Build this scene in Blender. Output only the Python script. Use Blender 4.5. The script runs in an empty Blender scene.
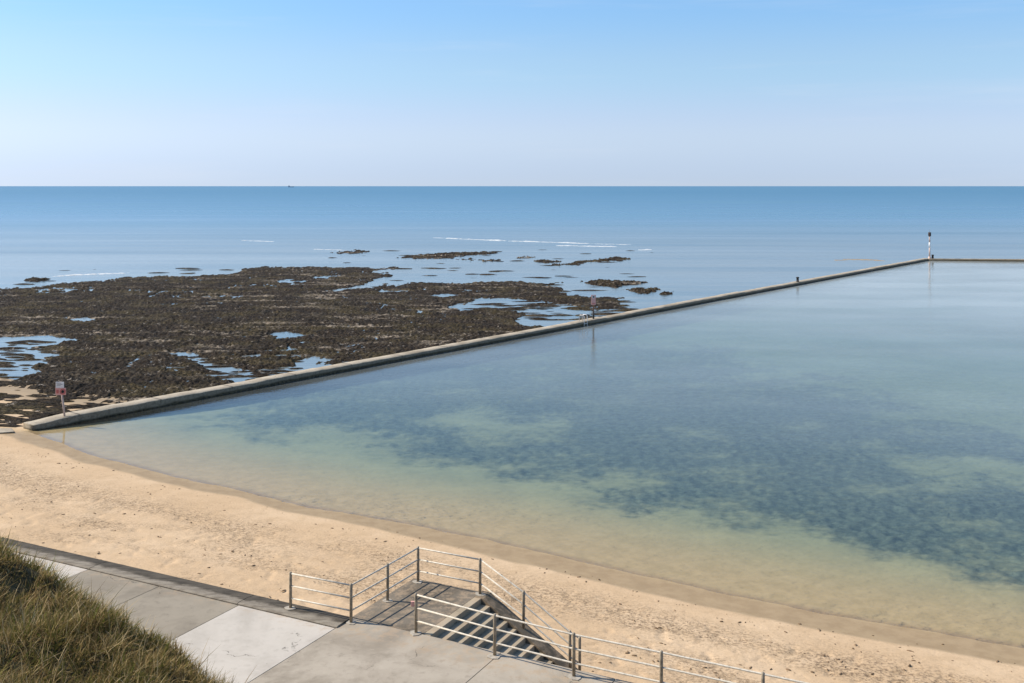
import bpy, bmesh, math, random
import numpy as np
from mathutils import Vector, Matrix

random.seed(7)
RNG = np.random.default_rng(11)
sc = bpy.context.scene
col = sc.collection

# ------------------------------------------------------------------ measures
F, CU, VH, HC = 1040.0, 512.0, 186.0, 12.2      # focal length (px), horizon, camera height above the promenade
Z_POOL, Z_SEA, Z_WALL = -3.10, -3.75, -2.65
SX, SY, NX, NY = 0.891, -0.454, 0.454, 0.891     # s runs along the promenade, n runs seaward


def at(u, v, z):
    d = F * (HC - z) / (v - VH)
    return ((u - CU) / F * d, d, z)


def sn(s, n, z=0.0):
    return (s * SX + n * NX, s * SY + n * NY, z)


def to_sn(x, y):
    return x * SX + y * SY, x * NX + y * NY


WD = np.array([.614, .789])                    # direction of the long pool wall, going out to sea

# ------------------------------------------------------------------ noise
def _hash(ix, iy, seed):
    h = (ix.astype(np.int64) * 374761393 + iy.astype(np.int64) * 668265263 + seed * 974711) & 0xFFFFFFFF
    h = ((h ^ (h >> 13)) * 1274126177) & 0xFFFFFFFF
    return h ^ (h >> 16)


def vnoise(x, y, seed=0):
    xi, yi = np.floor(x), np.floor(y)
    fx, fy = x - xi, y - yi

    def g(ox, oy):
        a = (_hash(xi + ox, yi + oy, seed) & 0xFFFF) / 65536.0 * 2 * math.pi
        return np.cos(a) * (fx - ox) + np.sin(a) * (fy - oy)
    u, w = fx * fx * fx * (fx * (fx * 6 - 15) + 10), fy * fy * fy * (fy * (fy * 6 - 15) + 10)
    return 1.5 * ((g(0, 0) * (1 - u) + g(1, 0) * u) * (1 - w) + (g(0, 1) * (1 - u) + g(1, 1) * u) * w)


def fbm(x, y, octv=4, seed=0, gain=0.5):
    x, y = np.asarray(x, float), np.asarray(y, float)
    t, a = np.zeros(np.broadcast(x, y).shape), 1.0
    for k in range(octv):
        t = t + a * vnoise(x * 2 ** k + 17.3 * k, y * 2 ** k - 9.1 * k, seed + k)
        a *= gain
    return t


def sstep(a, b, x):
    t = np.clip((x - a) / (b - a), 0, 1)
    return t * t * (3 - 2 * t)


def poly_sd(px, py, poly):
    """signed distance to a closed polygon, positive inside"""
    P = np.asarray(poly, float)
    Q = np.roll(P, -1, 0)
    ins = np.zeros(px.shape, bool)
    d2 = np.full(px.shape, 1e18)
    for (x0, y0), (x1, y1) in zip(P, Q):
        ex, ey = x1 - x0, y1 - y0
        t = np.clip(((px - x0) * ex + (py - y0) * ey) / (ex * ex + ey * ey + 1e-12), 0, 1)
        d2 = np.minimum(d2, (px - x0 - t * ex) ** 2 + (py - y0 - t * ey) ** 2)
        if y0 != y1:
            ins ^= ((y0 > py) != (y1 > py)) & (px < ex * (py - y0) / ey + x0)
    return np.where(ins, 1, -1) * np.sqrt(d2)


# ------------------------------------------------------------------ object helpers
def tag(o, label=None, cat=None, group=None, kind=None):
    if label: o['label'] = label
    if cat: o['category'] = cat
    if group: o['group'] = group
    if kind: o['kind'] = kind
    return o


def link(o, parent=None):
    col.objects.link(o)
    if parent is not None:
        o.parent = parent
        o.matrix_parent_inverse = Matrix.Identity(4)
    return o


def empty(name, loc=(0, 0, 0)):
    o = bpy.data.objects.new(name, None)
    o.empty_display_size = 0.2
    o.location = loc
    return link(o)


def grid_mesh(name, V, mat, attrs=None, keep=None, smooth=True, parent=None):
    """V: (rows, cols, 3) array -> one sheet; keep: bool per vertex"""
    r, c = V.shape[:2]
    idx = np.arange(r * c).reshape(r, c)
    q = np.stack([idx[:-1, :-1], idx[:-1, 1:], idx[1:, 1:], idx[1:, :-1]], -1).reshape(-1, 4)
    co = V.reshape(-1, 3)
    at_ = {k: a.reshape(-1) for k, a in (attrs or {}).items()}
    if keep is not None:
        kf = keep.reshape(-1)
        q = q[kf[q].any(1)]
        used = np.unique(q)
        remap = np.full(r * c, -1)
        remap[used] = np.arange(len(used))
        q = remap[q]
        co = co[used]
        at_ = {k: a[used] for k, a in at_.items()}
    return raw_mesh(name, co, q, mat, at_, smooth, parent)


def raw_mesh(name, co, q, mat, attrs=None, smooth=True, parent=None, loc=None):
    me = bpy.data.meshes.new(name)
    n, m = len(co), len(q)
    k = q.shape[1]
    me.vertices.add(n)
    me.vertices.foreach_set('co', np.ascontiguousarray(co, np.float32).ravel())
    me.loops.add(m * k)
    me.loops.foreach_set('vertex_index', np.ascontiguousarray(q, np.int32).ravel())
    me.polygons.add(m)
    me.polygons.foreach_set('loop_start', np.arange(0, m * k, k, dtype=np.int32))
    if smooth:
        me.polygons.foreach_set('use_smooth', np.ones(m, bool))
    for an, a in (attrs or {}).items():
        if a.ndim == 1:
            t = me.attributes.new(an, 'FLOAT', 'POINT')
            t.data.foreach_set('value', np.ascontiguousarray(a, np.float32))
        else:
            t = me.attributes.new(an, 'FLOAT_COLOR', 'POINT')
            t.data.foreach_set('color', np.ascontiguousarray(a, np.float32).ravel())
    me.update(calc_edges=True)
    me.validate()
    me.materials.append(mat)
    return link(bpy.data.objects.new(name, me), parent)


class MB:
    """collects shapes into one bmesh"""

    def __init__(self):
        self.bm = bmesh.new()

    def prism(self, pts, a, b):
        """closed polygon pts swept from offset vector a to b"""
        v0 = [self.bm.verts.new(Vector(p) + Vector(a)) for p in pts]
        v1 = [self.bm.verts.new(Vector(p) + Vector(b)) for p in pts]
        self.bm.faces.new(v0[::-1])
        self.bm.faces.new(v1)
        n = len(pts)
        for i in range(n):
            j = (i + 1) % n
            self.bm.faces.new((v0[i], v0[j], v1[j], v1[i]))
        return self

    def sbox(self, s0, s1, n0, n1, z0, z1):
        """box in promenade coordinates"""
        return self.prism([sn(s0, n0), sn(s1, n0), sn(s1, n1), sn(s0, n1)], (0, 0, z0), (0, 0, z1))

    def box(self, x0, x1, y0, y1, z0, z1):
        return self.prism([(x0, y0, 0), (x1, y0, 0), (x1, y1, 0), (x0, y1, 0)], (0, 0, z0), (0, 0, z1))

    def tube(self, pts, r, seg=10, caps=True):
        pts = [Vector(p) for p in pts]
        rs = r if isinstance(r, (list, tuple)) else [r] * len(pts)
        rings = []
        for i, p in enumerate(pts):
            d0 = (pts[i] - pts[i - 1]).normalized() if i else (pts[1] - pts[0]).normalized()
            d1 = (pts[i + 1] - pts[i]).normalized() if i < len(pts) - 1 else d0
            t = (d0 + d1).normalized()
            up = Vector((0, 0, 1)) if abs(t.z) < 0.9 else Vector((1, 0, 0))
            a = t.cross(up).normalized()
            b = a.cross(t).normalized()
            rings.append([self.bm.verts.new(p + rs[i] * (math.cos(2 * math.pi * k / seg) * a + math.sin(2 * math.pi * k / seg) * b)) for k in range(seg)])
        for A, B in zip(rings, rings[1:]):
            for k in range(seg):
                f = self.bm.faces.new((A[k], A[(k + 1) % seg], B[(k + 1) % seg], B[k]))
                f.smooth = True
        if caps:
            self.bm.faces.new(rings[0][::-1])
            self.bm.faces.new(rings[-1])
        return self

    def build(self, name, mat, parent=None, bevel=0.0, loc=(0, 0, 0)):
        bmesh.ops.recalc_face_normals(self.bm, faces=self.bm.faces[:])
        if bevel:
            e = [x for x in self.bm.edges if len(x.link_faces) == 2 and x.calc_face_angle(0) > 0.6]
            bmesh.ops.bevel(self.bm, geom=e, offset=bevel, segments=2, affect='EDGES', profile=0.5)
        L = Vector(loc)
        for v in self.bm.verts:
            v.co -= L
        me = bpy.data.meshes.new(name)
        self.bm.to_mesh(me)
        self.bm.free()
        me.materials.append(mat)
        o = bpy.data.objects.new(name, me)
        link(o, parent)
        if parent is None:
            o.location = L
        else:
            for v in me.vertices:
                v.co = v.co + L - Vector(parent.location)
        return o


# ------------------------------------------------------------------ material helpers
class Mat:
    def __init__(self, name):
        self.m = bpy.data.materials.new(name)
        self.m.use_nodes = True
        self.nt = self.m.node_tree
        self.nt.nodes.clear()
        self.out = self.n('ShaderNodeOutputMaterial')

    def n(self, t, **kw):
        x = self.nt.nodes.new(t)
        for k, v in kw.items():
            setattr(x, k, v)
        return x

    def l(self, a, b):
        self.nt.links.new(a, b)

    def put(self, sock, v):
        if hasattr(v, 'is_output') or isinstance(v, bpy.types.NodeSocket):
            self.l(v, sock)
        elif isinstance(v, tuple) and len(v) == 3 and sock.type == 'RGBA':
            sock.default_value = (*v, 1)
        else:
            sock.default_value = v

    def pos(self):
        return self.n('ShaderNodeNewGeometry').outputs['Position']

    def scaled(self, v, scale, rot=0.0):
        m = self.n('ShaderNodeMapping')
        m.inputs['Rotation'].default_value = (0, 0, rot)
        m.inputs['Scale'].default_value = scale
        self.l(v, m.inputs['Vector'])
        return m.outputs[0]

    def noise(self, vec, scale=1.0, detail=4.0, rough=0.55, dist=0.0):
        x = self.n('ShaderNodeTexNoise')
        self.l(vec, x.inputs['Vector'])
        x.inputs['Scale'].default_value = scale
        x.inputs['Detail'].default_value = detail
        x.inputs['Roughness'].default_value = rough
        x.inputs['Distortion'].default_value = dist
        return x.outputs['Fac']

    def ramp(self, v, a, b, lo=0.0, hi=1.0, smooth=True):
        x = self.n('ShaderNodeMapRange')
        x.interpolation_type = 'SMOOTHSTEP' if smooth else 'LINEAR'
        self.put(x.inputs['Value'], v)
        for i, k in ((1, a), (2, b), (3, lo), (4, hi)):
            self.put(x.inputs[i], k)
        return x.outputs[0]

    def math(self, op, a, b=0.0):
        x = self.n('ShaderNodeMath', operation=op)
        self.put(x.inputs[0], a)
        self.put(x.inputs[1], b)
        return x.outputs[0]

    def mix(self, f, a, b, mode='MIX'):
        x = self.n('ShaderNodeMix', data_type='RGBA', blend_type=mode)
        self.put(x.inputs[0], f)
        self.put(x.inputs[6], a)
        self.put(x.inputs[7], b)
        return x.outputs[2]

    def attr(self, name, colour=False):
        x = self.n('ShaderNodeAttribute', attribute_name=name)
        return x.outputs['Color' if colour else 'Fac']

    def sep(self, v):
        x = self.n('ShaderNodeSeparateXYZ')
        self.l(v, x.inputs[0])
        return x.outputs

    def bump(self, h, strength=0.5, dist=0.05, normal=None):
        x = self.n('ShaderNodeBump')
        x.inputs['Strength'].default_value = strength
        x.inputs['Distance'].default_value = dist
        self.put(x.inputs['Height'], h)
        if normal is not None:
            self.l(normal, x.inputs['Normal'])
        return x.outputs[0]

    def principled(self, colour, rough=0.8, metal=0.0, spec=0.5, normal=None, ior=1.5):
        p = self.n('ShaderNodeBsdfPrincipled')
        self.put(p.inputs['Base Color'], colour)
        self.put(p.inputs['Roughness'], rough)
        self.put(p.inputs['Metallic'], metal)
        self.put(p.inputs['Specular IOR Level'], spec)
        p.inputs['IOR'].default_value = ior
        if normal is not None:
            self.l(normal, p.inputs['Normal'])
        return p.outputs[0]

    def done(self, surf, vol=None):
        self.l(surf, self.out.inputs['Surface'])
        if vol is not None:
            self.l(vol, self.out.inputs['Volume'])
        return self.m


def mat_sand():
    M = Mat('sand')
    p = M.pos()
    wet, weed, deep, reefy, shallow = M.attr('wet'), M.attr('weed'), M.attr('deep'), M.attr('churn'), M.attr('shallow')
    big = M.noise(p, 0.16, 5, 0.6)
    mid = M.noise(p, 1.3, 5, 0.65)
    fine = M.noise(p, 9.0, 6, 0.7)
    dry = M.mix(M.ramp(big, .35, .68), (.490, .334, .192), (.548, .388, .236))
    dry = M.mix(M.ramp(mid, .42, .70, 0, .5), dry, (.410, .280, .158))
    dry = M.mix(M.ramp(fine, .54, .76, 0, .55), dry, (.285, .195, .115))
    dim = M.noise(M.scaled(p, (.8, 1.1, 1)), 4.2, 5, .75)
    dry = M.mix(M.math('MULTIPLY', M.ramp(dim, .52, .66), M.ramp(reefy, 0, 1, .10, .62)), dry, (.250, .160, .085))
    dry = M.mix(M.math('MULTIPLY', M.ramp(dim, .44, .32), M.ramp(reefy, 0, 1, .15, .5)), dry, (.600, .450, .300))
    grain = M.noise(p, 26.0, 4, .7)
    dry = M.mix(M.ramp(grain, .50, .78, 0, .45), dry, (.270, .180, .105))
    dry = M.mix(M.ramp(grain, .45, .25, 0, .35), dry, (.560, .420, .275))
    dry = M.mix(M.math('MULTIPLY', reefy, M.ramp(fine, .46, .60)), dry, (.215, .145, .085))
    wetc = M.mix(M.ramp(mid, .35, .65), (.285, .196, .104), (.335, .235, .128))
    c = M.mix(wet, dry, wetc)
    shal = M.mix(M.ramp(mid, .35, .65), (.420, .322, .160), (.475, .366, .190))
    c = M.mix(shallow, c, shal)
    floor = M.mix(M.ramp(M.noise(p, .35, 5, .6), .35, .65), (.345, .342, .190), (.285, .290, .165))
    c = M.mix(deep, c, floor)
    tuft = M.noise(M.scaled(p, (1, 1.2, 1)), 2.4, 7, .75)
    weedc = M.mix(M.ramp(tuft, .33, .66), (.042, .066, .054), (.130, .160, .118))
    c = M.mix(weed, c, weedc)
    foot = M.n('ShaderNodeTexVoronoi', feature='SMOOTH_F1')
    M.l(p, foot.inputs['Vector'])
    foot.inputs['Scale'].default_value = 4.4
    foot.inputs['Randomness'].default_value = 1.0
    pit = M.ramp(foot.outputs['Distance'], .02, .30)
    h = M.math('ADD', M.math('MULTIPLY', pit, .22), M.math('ADD', M.math('MULTIPLY', mid, .45), M.math('MULTIPLY', fine, .35)))
    amp = M.math('SUBTRACT', 1.0, M.math('MULTIPLY', wet, .8))
    h = M.math('SUBTRACT', h, M.math('MULTIPLY', M.ramp(dim, .50, .66), M.ramp(reefy, 0, 1, .10, .55)))
    h = M.math('MULTIPLY', h, amp)
    r = M.ramp(wet, 0, 1, .92, .55)
    return M.done(M.principled(c, r, spec=.12, normal=M.bump(h, .6, .06)))


def mat_reef():
    M = Mat('weedy_rock')
    p = M.pos()
    a = M.noise(p, .22, 5, .62)
    b = M.noise(p, 1.4, 6, .7)
    f = M.noise(p, 5.0, 6, .72)
    st = M.noise(M.scaled(p, (.10, .42, 1), -.05), 1.0, 6, .68, .4)
    c = M.mix(M.ramp(f, .36, .66), (.0030, .0022, .0014), (.066, .046, .027))
    c = M.mix(M.ramp(a, .46, .62, 0, .75), c, M.mix(M.ramp(f, .36, .66), (.009, .0065, .003), (.125, .093, .042)))
    c = M.mix(M.ramp(M.noise(p, .5, 5, .65), .52, .68, 0, .8), c, M.mix(M.ramp(f, .40, .70), (.0025, .002, .0015), (.034, .028, .021)))                 # olive wrack
    c = M.mix(M.ramp(b, .56, .68, 0, .75), c, (.0085, .0072, .0065))
    c = M.mix(M.math('MULTIPLY', M.ramp(st, .54, .64), M.ramp(f, .40, .58, .2, .8)), c, (.115, .090, .060))
    bare = M.math('MULTIPLY', M.ramp(st, .53, .62), M.math('MULTIPLY', M.ramp(b, .44, .54), M.attr('bare')))
    c = M.mix(bare, c, (.290, .230, .165))
    fleck = M.math('MULTIPLY', M.ramp(M.noise(M.scaled(p, (.8, .5, 1)), 2.0, 5, .7), .615, .66), .85)
    c = M.mix(fleck, c, (.270, .225, .175))
    h = M.math('ADD', M.math('MULTIPLY', b, .6), M.math('MULTIPLY', f, .6))
    return M.done(M.principled(c, .8, spec=.06, normal=M.bump(h, 1.0, .24)))


def mat_pool():
    M = Mat('pool_water')
    p = M.pos()
    s = M.scaled(p, (.55, 1.0, 1), .25)
    h = M.math('ADD', M.noise(s, 1.6, 5, .6), M.math('MULTIPLY', M.noise(s, 5.5, 3, .5), .35))
    patch = M.ramp(M.noise(M.scaled(p, (.02, .06, 1), .2), 1.0, 3, .5), .35, .7, .35, 1.0)
    nrm = M.bump(M.math('MULTIPLY', h, patch), .55, .05)
    fr = M.n('ShaderNodeFresnel')
    fr.inputs['IOR'].default_value = 1.333
    M.l(nrm, fr.inputs['Normal'])
    g = M.n('ShaderNodeBsdfGlossy')
    g.inputs['Roughness'].default_value = .07
    M.l(nrm, g.inputs['Normal'])
    t = M.n('ShaderNodeBsdfTransparent')
    x, y, z = M.sep(p)
    off = M.math('ADD', M.math('MULTIPLY', x, NX), M.math('MULTIPLY', y, NY))      # distance seaward: deeper, more silt in the water
    cloud = M.noise(M.scaled(p, (.05, .12, 1), .1), 1.0, 4, .55)
    turb = M.math('ADD', M.ramp(off, 42, 85, 0, .26), M.ramp(off, 85, 170, 0, .55))
    turb = M.math('MULTIPLY', turb, M.ramp(cloud, .3, .7, .8, 1.15))
    silt = M.n('ShaderNodeBsdfDiffuse')
    silt.inputs[0].default_value = (.410, .440, .415, 1)
    body = M.n('ShaderNodeMixShader')
    M.l(turb, body.inputs[0]); M.l(t.outputs[0], body.inputs[1]); M.l(silt.outputs[0], body.inputs[2])
    mx = M.n('ShaderNodeMixShader')
    M.l(fr.outputs[0], mx.inputs[0]); M.l(body.outputs[0], mx.inputs[1]); M.l(g.outputs[0], mx.inputs[2])
    v = M.n('ShaderNodeVolumeAbsorption')
    v.inputs['Color'].default_value = (.42, .74, .74, 1)
    v.inputs['Density'].default_value = .10
    return M.done(mx.outputs[0], v.outputs[0])


def mat_sea():
    M = Mat('sea_water')
    p = M.pos()
    y = M.sep(p)[1]
    streak = M.noise(M.scaled(p, (.0035, .03, 1), .04), 1.0, 5, .6)
    fine_streak = M.noise(M.scaled(p, (.012, .16, 1), .05), 1.0, 4, .6)
    s = M.scaled(p, (.25, 1.0, 1), .08)
    rip = M.noise(s, .9, 4, .6)
    swell = M.noise(M.scaled(p, (.02, .14, 1), .06), 1.0, 3, .5)
    h = M.math('ADD', M.math('MULTIPLY', rip, .60), swell)
    far = M.ramp(y, 150, 560)
    amp = M.ramp(y, 110, 600, .16, .33)
    nrm = M.bump(M.math('MULTIPLY', h, amp), .45, .9)
    log = M.math('LOGARITHM', y, 10.0)
    rough = M.ramp(log, 2.10, 3.4, .125, .40, smooth=False)
    rough = M.math('ADD', rough, M.math('MULTIPLY', M.math('SUBTRACT', streak, .5), .24))
    rough = M.math('MAXIMUM', rough, .03)
    shallow = M.mix(M.ramp(fine_streak, .4, .65), (.150, .170, .165), (.090, .125, .140))
    deep = M.mix(M.ramp(streak, .35, .65), (.045, .140, .225), (.080, .182, .250))
    c = M.mix(far, shallow, deep)
    return M.done(M.principled(c, rough, spec=.5, normal=nrm, ior=1.333))


def mat_concrete(name, base, stain, amount=.5, speck=.3, sc_=1.0, bump=.25, drift_=.45):
    M = Mat(name)
    p = M.pos()
    a = M.noise(p, .55 * sc_, 6, .65, .6)
    b = M.noise(p, 3.2 * sc_, 6, .68)
    f = M.noise(p, 38 * sc_, 3, .6)
    c = M.mix(M.ramp(a, .38, .68, 0, amount), base, stain)
    c = M.mix(M.ramp(b, .50, .74, 0, amount * .7), c, tuple(x * .72 for x in stain))
    big = M.noise(p, .22 * sc_, 5, .7, .4)
    c = M.mix(M.ramp(big, .50, .66, 0, min(1, amount * .8)), c, tuple(x * .80 for x in stain))
    c = M.mix(M.ramp(f, .52, .75, 0, speck), c, tuple(min(1, x * .6) for x in base))
    vo = M.n('ShaderNodeTexVoronoi', feature='DISTANCE_TO_EDGE')
    wv = M.n('ShaderNodeVectorMath', operation='ADD')
    nz3 = M.n('ShaderNodeTexNoise'); nz3.inputs['Scale'].default_value = 1.7; nz3.inputs['Detail'].default_value = 5
    M.l(p, nz3.inputs['Vector'])
    M.l(p, wv.inputs[0]); M.l(nz3.outputs['Color'], wv.inputs[1]); M.l(wv.outputs[0], vo.inputs['Vector'])
    vo.inputs['Scale'].default_value = .26
    crack = M.math('MULTIPLY', M.ramp(vo.outputs['Distance'], .0035, .0015), M.ramp(a, .50, .56, 0, .8))
    c = M.mix(crack, c, tuple(x * .25 for x in base))
    x_, y_, z_ = M.sep(p)
    nn = M.math('ADD', M.math('MULTIPLY', x_, NX), M.math('MULTIPLY', y_, NY))
    drift = M.math('MULTIPLY', M.ramp(nn, 22.7, 23.5, 0, 1), M.ramp(b, .45, .62, 0, drift_))
    c = M.mix(drift, c, (.42, .30, .19))                                        # blown sand caught along the edge
    c = M.mix(M.ramp(b, .42, .25, 0, .35), c, tuple(min(.8, x * 1.22) for x in base))
    h = M.math('ADD', M.math('MULTIPLY', f, .4), b)
    return M.done(M.principled(c, .88, spec=.12, normal=M.bump(h, bump, .02)))


def mat_kerb():
    M = Mat('kerb_concrete')
    p = M.pos()
    x, y, z = M.sep(p)
    n = M.math('ADD', M.math('MULTIPLY', x, NX), M.math('MULTIPLY', y, NY))
    wob = M.noise(p, 1.2, 5, .65)
    edge = M.math('ADD', n, M.math('MULTIPLY', M.math('SUBTRACT', wob, .5), .55))
    f = M.noise(p, 30, 3, .6)
    st = M.noise(M.scaled(p, (1, 4, 1), .47), 1.6, 5, .65)
    c = M.mix(M.ramp(st, .38, .66), (.250, .212, .162), (.155, .127, .094))
    dark = M.mix(M.ramp(st, .36, .64), (.100, .082, .060), (.050, .041, .030))   # black algae on the seaward half
    c = M.mix(M.ramp(edge, 23.58, 23.76), c, dark)
    c = M.mix(M.ramp(f, .5, .75, 0, .35), c, (.07, .06, .05))
    return M.done(M.principled(c, .85, spec=.1, normal=M.bump(M.math('ADD', st, f), .3, .02)))


def mat_poolwall():
    M = Mat('pool_wall_concrete')
    p = M.pos()
    x, y, z = M.sep(p)
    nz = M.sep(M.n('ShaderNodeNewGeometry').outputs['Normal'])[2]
    b = M.noise(p, .7, 6, .65)
    f = M.noise(p, 6, 5, .65)
    pale = M.mix(M.ramp(b, .35, .65), (.400, .330, .235), (.300, .240, .165))
    pale = M.mix(M.ramp(f, .52, .72, 0, .6), pale, (.16, .125, .085))
    along = M.math('ADD', M.math('MULTIPLY', x, float(WD[0])), M.math('MULTIPLY', y, float(WD[1])))
    jt = M.math('ABSOLUTE', M.math('SUBTRACT', M.math('FRACT', M.math('MULTIPLY', along, 1 / 6.0)), .5))
    pale = M.mix(M.ramp(M.noise(p, .28, 4, .7), .5, .62, 0, .75), pale, (.235, .185, .120))
    pale = M.mix(M.ramp(jt, .484, .492, 0, .8), pale, (.07, .055, .038))
    pale = M.mix(M.ramp(nz, .75, .25), pale, M.mix(M.ramp(f, .4, .65), (.205, .160, .105), (.130, .100, .062)))  # upright faces coloured darker brown, painting in deeper shade on the wall's sides
    lvl = M.math('ADD', z, M.math('MULTIPLY', M.math('SUBTRACT', b, .5), .35))
    algae = M.mix(M.ramp(f, .4, .62), (.034, .026, .013), (.092, .070, .036))   # tide band
    far = M.ramp(y, 66, 84)
    lo = M.math('SUBTRACT', -2.97, M.math('MULTIPLY', M.math('SUBTRACT', 1.0, far), .16))
    c = M.mix(M.ramp(lvl, M.math('ADD', lo, .16), lo), pale, algae)
    return M.done(M.principled(c, .85, spec=.3, normal=M.bump(f, .5, .06)))


def mat_simple(name, colour, rough=.6, metal=0., var=.25, scale=6., spec=.5):
    M = Mat(name)
    p = M.n('ShaderNodeTexCoord').outputs['Object']
    a = M.noise(p, scale, 5, .65)
    c = M.mix(M.ramp(a, .38, .68, 0, 1), colour, tuple(x * (1 - var) for x in colour))
    return M.done(M.principled(c, M.ramp(a, .3, .7, rough * .85, min(1, rough * 1.2)), metal, spec, M.bump(a, .15, .01)))


def mat_foam():
    M = Mat('foam')
    p = M.pos()
    a = M.noise(M.scaled(p, (.35, 1.2, 1)), 1.0, 5, .6)
    return M.done(M.principled(M.mix(M.ramp(a, .4, .65), (.54, .54, .52), (.38, .41, .43)), .7, spec=.3))


def mat_grass():
    M = Mat('grass_blades')
    c = M.attr('tint', True)
    d = M.n('ShaderNodeBsdfDiffuse'); M.l(c, d.inputs[0])
    t = M.n('ShaderNodeBsdfTranslucent'); M.l(c, t.inputs[0])
    mx = M.n('ShaderNodeMixShader'); mx.inputs[0].default_value = .28
    M.l(d.outputs[0], mx.inputs[1]); M.l(t.outputs[0], mx.inputs[2])
    return M.done(mx.outputs[0])


def mat_soil():
    M = Mat('turf_soil')
    p = M.pos()
    a = M.noise(p, 2.2, 6, .7)
    c = M.mix(M.ramp(a, .35, .65), (.030, .026, .013), (.075, .060, .030))
    return M.done(M.principled(c, .95, spec=.1, normal=M.bump(a, 1, .15)))


SAND, REEF, POOLW, SEAW = mat_sand(), mat_reef(), mat_pool(), mat_sea()
C_GREY = mat_concrete('grey_slab_concrete', (.275, .232, .172), (.205, .170, .125), .75)
C_DARK = mat_concrete('weathered_concrete', (.370, .312, .238), (.245, .200, .146), .8)
C_PALE = mat_concrete('pale_slab_concrete', (.470, .415, .345), (.405, .355, .290), .6, .15)
C_LAND = mat_concrete('landing_concrete', (.175, .143, .105), (.110, .088, .062), .8)
C_STEP = mat_concrete('step_concrete', (.360, .290, .200), (.240, .188, .122), .7)
C_STRING = mat_concrete('stringer_concrete', (.165, .130, .088), (.080, .062, .041), .8)
C_WALL = mat_concrete('sea_wall_concrete', (.26, .22, .17), (.12, .10, .075), .8)
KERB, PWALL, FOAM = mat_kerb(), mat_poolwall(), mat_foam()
GRASS, SOIL = mat_grass(), mat_soil()
STEEL = mat_simple('galvanised_rail', (.60, .53, .42), .55, .0, .3, 9, .2)
POSTM = mat_simple('weathered_post', (.34, .28, .20), .7, .0, .45, 9, .2)
PAD = mat_simple('mortar_pad', (.40, .345, .27), .9, 0, .35, 7, .2)
WHITEP = mat_simple('faded_white_paint', (.74, .70, .66), .6, 0, .15, 5)
REDP = mat_simple('faded_red_paint', (.55, .13, .11), .6, 0, .3, 5)
PINKP = mat_simple('faded_pink_paint', (.70, .36, .30), .65, 0, .25, 5)
BROWNP = mat_simple('rusty_brown_post', (.27, .135, .085), .75, .0, .5, 4)
DARKP = mat_simple('tarred_black', (.022, .020, .019), .7, 0, .4, 5)
BROWND = mat_simple('dark_brown_paint', (.085, .055, .045), .7, 0, .4, 5)
GREYP = mat_simple('grey_print', (.20, .19, .19), .6, 0, .2, 5)
PALEPOLE = mat_simple('weathered_pink_post', (.56, .42, .35), .75, 0, .35, 5)
SHIPM = mat_simple('ship_paint', (.30, .36, .42), .6, 0, .2, .05)

# ------------------------------------------------------------------ shoreline and wall lines
WN = np.array([.789, -.614])                   # its normal towards the pool
W0 = np.array([-30.6, 64.15])                  # inner top edge, landward end
W1 = np.array([85.2, 213.0])                   # inner top edge, seaward corner
FD = np.array([.905, -.425])                   # direction of the far wall (towards the right)
FD = np.array([103.6 - 85.2, 210.6 - 213.0]); FD = FD / np.linalg.norm(FD)
WTH = 1.25
shore = np.array([to_sn(*at(u, v, Z_POOL)[:2]) for u, v in
                  ((35, 433), (60, 443), (100, 458), (150, 470), (300, 505), (405, 524), (512, 547), (637, 573), (762, 601), (1012, 646))])
shore = shore[np.argsort(shore[:, 0])]


def shore_n(s):
    n = np.interp(s, shore[:, 0], shore[:, 1])
    return n + .25 * vnoise(s * .16, s * 0 + 3.3, 5) + .04 * vnoise(s * .7, s * 0 + 8.3, 6)


def outside(x, y):
    """distance to the landward/left side of the pool wall's centre line (positive outside the pool)"""
    return -((x - W0[0]) * WN[0] + (y - W0[1]) * WN[1])


# seaweed bed on the pool floor, outlined where the photo shows it
WEED = [(196, 424), (215, 410), (262, 388), (330, 362), (400, 348), (500, 338), (600, 337), (690, 345), (760, 362), (830, 384), (905, 402), (965, 420),
        (1060, 442), (1200, 470), (1200, 640), (1060, 600), (1000, 582), (962, 573), (887, 556), (812, 537), (765, 525), (712, 518), (662, 512), (640, 514), (587, 497),
        (490, 482), (430, 471), (385, 460), (352, 446), (300, 436), (250, 430)]
GAPS = [[(900, 463), (960, 462), (1060, 470), (1060, 496), (985, 488), (930, 480)],
        [(430, 420), (480, 414), (545, 420), (548, 432), (500, 436), (450, 430)],
        [(600, 470), (640, 466), (665, 480), (630, 488)],
        [(300, 425), (360, 428), (400, 446), (350, 447), (300, 437)]]


def ground_z(x, y):
    s, n = to_sn(x, y)
    nw = shore_n(s)
    t = (nw - n) / np.maximum(nw - 24.2, 1)
    up = 1.22 * np.clip(t, 0, 1.6) ** 1.15 + .03
    dpt = np.clip(n - nw, 0, None)
    down = np.where(dpt < 14, dpt * .055, .77 + (dpt - 14) * .018)
    zin = Z_POOL + np.where(t > 0, up - .03, -np.minimum(down, 1.75))
    dO = np.clip(n - 43.5, 0, None)
    zout = Z_POOL + np.where(n < 43.5, up - .03, -np.minimum(dO * .046, 1.3))
    o = sstep(-.3, 1.0, outside(x, y)) * sstep(42.0, 45.0, n)
    return zin * (1 - o) + zout * o, n - nw, o


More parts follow.
